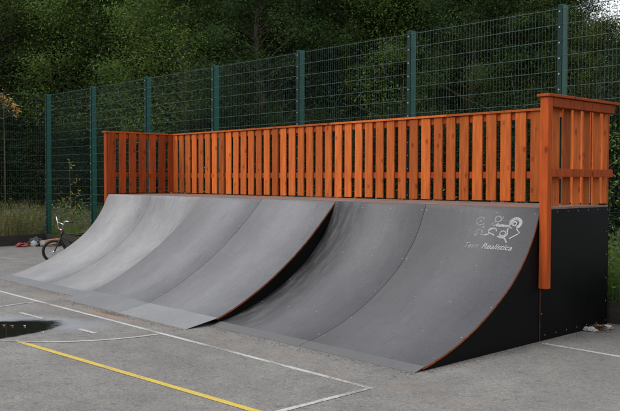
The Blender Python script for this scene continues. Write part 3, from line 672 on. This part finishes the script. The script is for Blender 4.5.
# ------------------------------------------------------------------ vegetation
def leafquad(m, p, l, wd, up=1.3):
    d = Vector((random.gauss(0, 1), random.gauss(0, 1), random.gauss(0, .6))).normalized()
    e = d.cross(Vector((random.gauss(0, .6), random.gauss(0, .6), up))).normalized()
    b = len(m.v); m.v += [tuple(p-d*l), tuple(p-e*wd+d*l*.1), tuple(p+d*l), tuple(p+e*wd+d*l*.1)]; m.f.append((b, b+1, b+2, b+3)); m.mi.append(0)
def make_tree(name, seed, h, rad, base, nclump, nleaf, lsize, lmat, label, cat='tree', conif=False):
    random.seed(seed)
    t = empty(name, (0, 0, 0), label, cat)
    tr = MB(); pts = []; x = y = 0; n = 9
    for i in range(n):
        z = h*.93*i/(n-1); x += random.uniform(-.13, .13); y += random.uniform(-.13, .13); pts.append(Vector((x, y, z)))
    r0 = .02*h; rs = [r0*(1-.9*i/(n-1))+.012 for i in range(n)]; rs[0] *= 1.3
    tr.tube(pts, rs, 8)
    fol = MB(); tips = []
    for k in range(nclump):
        u = (k+.5)/nclump; z = base+(h-base)*(u**.9)
        env = rad*(math.sin(math.pi*min(1, .16+.84*u))**.6)*(1-.25*u) if not conif else rad*(1-u)*1.05+.15
        a = k*2.4+random.uniform(-.5, .5); rr = env*math.sqrt(random.uniform(.12, 1.1))*(1+.25*noise.noise(Vector((math.cos(a)*1.5, math.sin(a)*1.5, z*.4+seed))))
        c = Vector((rr*math.cos(a), rr*math.sin(a), z)); s = min(n-1.01, max(0, (z-rr*.5)/(h*.93)*(n-1))); i0 = int(s); bp = pts[i0].lerp(pts[i0+1], s-i0)
        mid = bp.lerp(c, .5)+Vector((random.uniform(-.15, .15), random.uniform(-.15, .15), .12))
        tr.tube([bp, mid, c], [.006*h*(1-u)+.010, .012, .005], 4, cap=False)
        for q in range(3):
            e = c+Vector((random.gauss(0, .35), random.gauss(0, .35), random.gauss(0, .28))); tr.tube([mid.lerp(c, .6), e], [.007, .003], 3, cap=False); tips.append(e)
        cs = random.uniform(.65, 1.25)
        for q in range(nleaf):
            o = Vector((random.gauss(0, .36*cs), random.gauss(0, .36*cs), random.gauss(0, .20*cs)))
            leafquad(fol, c+o, lsize*random.uniform(.6, 1.25), lsize*random.uniform(.28, .5))
    tr.build('trunk', BARK, None, smooth=True).parent = t
    fol.build('crown', lmat, None).parent = t
    return t
K1 = 'dark green woodland tree with dense shaded crown beyond the fence'
K2 = 'olive leaved woodland tree with loose airy crown beyond the fence'
K3 = 'lighter green tree with fresh leaves among the woodland beyond the fence'
K4 = 'narrow dark tree reaching above the others in the woodland beyond the fence'
protos = {'1': make_tree('woodland_tree', 11, 9.5, 2.5, 2.6, 120, 500, .050, LEAF1, K1),
          '2': make_tree('woodland_tree', 23, 9.0, 2.4, 2.8, 105, 460, .047, LEAF2, K2),
          '3': make_tree('woodland_tree', 37, 7.5, 2.1, 2.0, 92, 480, .048, LEAF3, K3),
          '4': make_tree('woodland_tree', 41, 11.0, 1.9, 2.2, 115, 460, .046, LEAF1, K4),
          '5': make_tree('woodland_shrub', 53, 3.2, 1.7, .1, 60, 320, .046, LEAF5, 'dark bushy shrub at the foot of the woodland behind the fence', 'shrub')}
GR = {'1': 'dark trees of the woodland', '2': 'olive trees of the woodland', '3': 'light green trees of the woodland', '4': 'narrow dark trees of the woodland', '5': 'shrubs at the foot of the woodland'}
for k in protos: protos[k]['group'] = GR[k]
used = set()
POSTPX = [48, 87, 143, 211, 298, 409, 560]; ORD = ['first', 'second', 'third', 'fourth', 'fifth', 'sixth', 'seventh']; seen = {}
def where(px):
    n = sum(1 for q in POSTPX if px > q)
    if n == 0: return 'left of the corner fence post'
    if n == 7: return 'right of the tallest looking fence post'
    near = min(range(7), key=lambda i: abs(POSTPX[i]-px))
    if abs(POSTPX[near]-px) < 9: return 'directly behind the %s fence post from the left' % ORD[near]
    return 'behind the fence between its %s and %s posts' % (ORD[n-1], ORD[n])
LOOK = {'1': 'dense dark green woodland tree', '2': 'airy olive leaved woodland tree', '3': 'fresh lighter green woodland tree', '4': 'narrow dark woodland tree'}
def plant(kind, x, y, sc, rz, px=None, front=False):
    o = protos[kind] if kind not in used else clone(protos[kind])
    used.add(kind)
    if front:
        l = LOOK[kind]+' '+where(px)
        if l in seen: l = l.replace('woodland tree', 'tree, farther right one,')
        seen[l] = 1; o['label'] = l
    elif kind in LOOK: o['label'] = LOOK[kind]+' standing deep in the wood behind the nearest row of trees'
    o.location = (x, y, -.03); o.scale = (sc*random.uniform(.95, 1.1), sc*random.uniform(.95, 1.1), sc); o.rotation_euler = (0, 0, rz)
random.seed(5)
# each tree: bearing (photo column, 0..620, negative to the left of it), distance, kind, scale
def at(px, dist):
    a = YAW+math.atan((px-310)/798.33); return (CAM.x+math.sin(a)*dist, CAM.y+math.cos(a)*dist)
TREES = [(-60, 34, '1', 1.0), (-5, 33, '2', 1.05), (45, 35, '1', 1.1), (85, 32, '3', 1.3), (130, 33, '1', 1.1), (178, 29, '3', 1.2), (215, 31, '4', 1.0), (262, 28, '1', 1.05),
         (300, 29, '2', 1.1), (345, 26, '1', 1.0), (385, 25.5, '3', 1.15), (425, 26, '2', .95), (470, 24, '1', .93), (515, 24.5, '2', .92), (562, 24, '1', .74), (604, 23, '2', .65), (655, 22, '1', .62), (705, 22, '2', .9),
         (10, 38, '4', 1.1), (66, 40, '1', 1.25), (112, 39, '4', 1.1), (155, 38, '1', 1.2), (238, 36, '2', 1.3), (285, 35, '4', 1.1), (325, 34, '1', 1.2), (368, 32, '4', 1.0), (408, 32, '1', 1.2), (450, 31, '4', .93),
         (495, 30, '1', 1.05), (545, 30, '4', .92), (583, 31, '4', .68), (625, 30, '2', .72), (680, 28, '1', .95), (-40, 42, '4', 1.2), (40, 46, '1', 1.5), (130, 46, '1', 1.5), (200, 44, '1', 1.5), (270, 42, '1', 1.4), (350, 40, '1', 1.35), (430, 38, '1', 1.25), (505, 37, '1', 1.12), (560, 38, '2', .95), (-20, 52, '1', 1.8), (60, 53, '1', 1.85), (100, 54, '1', 1.8), (165, 52, '1', 1.8), (235, 51, '1', 1.75), (310, 48, '1', 1.6), (390, 46, '1', 1.5), (470, 42, '1', 1.3), (530, 44, '1', 1.25), (620, 38, '1', .74), (660, 36, '1', .8)]
for k in range(9): TREES.append((-110-k*52, 36+k*1.5, '1' if k % 2 else '2', 1.05))
for q, (px, dist, kd, sc) in enumerate(TREES):
    g_ = 1.16 if px > 280 and dist < 30 else 1.0       # the near row stands a little deeper on the right
    x, y = at(px, dist*g_); plant(kd, x, y, sc*(1+(g_-1)*.82)*random.uniform(.97, 1.03), random.random()*6.28, px, 1 <= q <= 15)
SHR = [(-50, 31), (-12, 30.5), (20, 31.5), (52, 30), (80, 31), (108, 29.5), (140, 28), (170, 27), (205, 26), (240, 26), (280, 25), (320, 24), (360, 23), (400, 22.5), (440, 22), (480, 21.5), (520, 21), (560, 20), (600, 18.5), (640, 17.5), (690, 17),
       (0, 35), (35, 36), (70, 35), (100, 34), (130, 33), (590, 21.5), (615, 22), (200, 31), (235, 31.5), (265, 30), (300, 30.5), (335, 29), (370, 29), (405, 28), (440, 28), (475, 27), (510, 26.5), (545, 26), (580, 25)]
for px, dist in SHR:
    x, y = at(px, dist); plant('5', x, y, random.uniform(.85, 1.25), random.random()*6.28)
for k in protos:
    pass

# undergrowth: grasses and weeds nobody could count
def weeds(name, mt, n, region, hh, wd, label, leafy=False, seed=1):
    random.seed(seed); m = MB()
    i = 0
    while i < n:
        x, y = region()
        dens = noise.noise(Vector((x*.45, y*.45, seed*3.)))+.35*noise.noise(Vector((x*1.7, y*1.7, seed)))
        if dens < random.uniform(-.5, .25): continue
        i += 1; h = hh*random.uniform(.35, 1)*(1+.7*dens); p = Vector((x, y, -.03))
        if leafy:
            lean = Vector((random.gauss(0, .15), random.gauss(0, .15), 1))
            for q in range(9):
                leafquad(m, p+lean*h*random.uniform(.15, 1)+Vector((random.gauss(0, .06), random.gauss(0, .06), 0)), wd*random.uniform(.7, 1.3), wd*.4)
        else:
            a = random.random()*6.28; d = Vector((math.cos(a), math.sin(a), 0)); ln = Vector((random.gauss(0, .25), random.gauss(0, .25), 0))*h
            b = len(m.v); m.v += [tuple(p-d*wd), tuple(p+d*wd), tuple(p+d*wd*.7+ln*.3+Vector((0, 0, h*.6))), tuple(p-d*wd*.7+ln*.3+Vector((0, 0, h*.6))), tuple(p+ln+Vector((0, 0, h)))]
            m.f.append((b, b+1, b+2, b+3)); m.f.append((b+3, b+2, b+4)); m.mi += [0, 0]
    tag(m.build(name, mt), label, 'undergrowth', kind='stuff')
def reg_left():
    while True:
        x = random.uniform(-19, -3); y = random.uniform(-6, 11)
        if (x < FX-.15 or y > FY+.2): return x, y
def reg_near():
    if random.random() < .55: return random.uniform(FX-2.2, FX-.15), random.uniform(-4, FY+1)
    return random.uniform(FX, 1.5), FY+.15+abs(random.gauss(0, .9))
def reg_right():
    return random.uniform(7.5, 14.), FY+.15+random.random()**1.5*4.5
def reg_mid():
    return random.uniform(-3, 9), FY+.2+random.random()*5
weeds('long_grass', WEED1, 26000, reg_near, .42, .010, 'green grass growing along the outside of the left fence corner', seed=2)
weeds('dry_grass', WEED2, 26000, reg_left, .95, .012, 'brown dry grass and stalks on the rough ground behind the left fence', seed=3)
weeds('leafy_weeds', WEED3, 3800, reg_left, .95, .055, 'grey green leafy weeds on the rough ground behind the left fence', True, seed=4)
weeds('nettles', WEED1, 3400, reg_left, 1.0, .05, 'green nettles and docks on the rough ground behind the left fence', True, seed=5)
weeds('long_grass', WEED1, 9000, reg_right, .75, .007, 'bright long grass behind the fence right of the black platform side', seed=6)
weeds('leafy_weeds', LEAFB, 1500, reg_right, .95, .035, 'bright green leafy weeds behind the fence right of the platform', True, seed=7)
weeds('leafy_weeds', WEED3, 2600, reg_mid, 1.3, .05, 'dull green leafy weeds behind the fence and the back railing', True, seed=8)

def sapling(name, x, y, h, clumps, mt, lsize, label, cat, seed, droop=0):
    random.seed(seed); t = empty(name, (x, y, -.03), label, cat); s = MB(); f = MB()
    top = Vector((random.uniform(-.1, .1), random.uniform(-.1, .1), h)); s.tube([(0, 0, 0), tuple(top*.5+Vector((.05, 0, 0))), tuple(top)], [.016, .012, .005], 6)
    for (dx, dy, z, n, sp_) in clumps:
        e = Vector((dx, dy, z)); s.tube([tuple(top*min(1, max(.1, (z-.2)/h))), tuple(e)], [.006, .003], 4, cap=False)
        for q in range(n): leafquad(f, e+Vector((random.gauss(0, sp_), random.gauss(0, sp_), random.gauss(0, sp_)-droop*random.random())), lsize*random.uniform(.6, 1.2), lsize*random.uniform(.3, .5))
    s.build('stem', BARK, None).parent = t; f.build('leaves', mt, None).parent = t
x, y = at(70, 24.5)
sapling('maple_sapling', x, y, 2.3, [(.0, 0, 2.2, 9, .07), (.1, .1, 1.75, 5, .08), (-.1, -.1, 1.2, 22, .14), (.2, .1, 1.0, 26, .16), (-.2, 0, .85, 22, .16), (.15, .15, .65, 24, .16), (.3, .2, 1.3, 10, .12)], LEAFY, .055, 'slim sapling with yellow leaves behind the fence between the two leftmost posts', 'sapling', 3)
x, y = at(5, 25)
cl = []
random.seed(77)
for k in range(26):
    u = k/25; px = -1.5+1.9*u; cl.append((px*.62, px*.75, 4.02+.42*math.sin(u*3.0)-.18*u+random.uniform(-.1, .06), 13, .075))
cl += [(.62*q, .75*q, 3.72, 12, .07) for q in (-1.4, -1.0, -.6, .3)]
sapling('autumn_tree', x, y, 4.3, cl, LEAFO, .06, 'slender young tree with orange autumn leaves at the far left edge', 'tree', 9, .12)
x, y = at(604, 12.6)
sapling('leafy_sapling', x, y, 2.4, [(random.uniform(-.2, .3), random.uniform(-.2, .3), z, 14, .09) for z in (1.3, 1.5, 1.75, 1.95, 2.05, 2.15, 2.3, 2.4, 2.45)], LEAFB, .045, 'bright green sapling behind the fence beside the right end railing', 'sapling', 12)
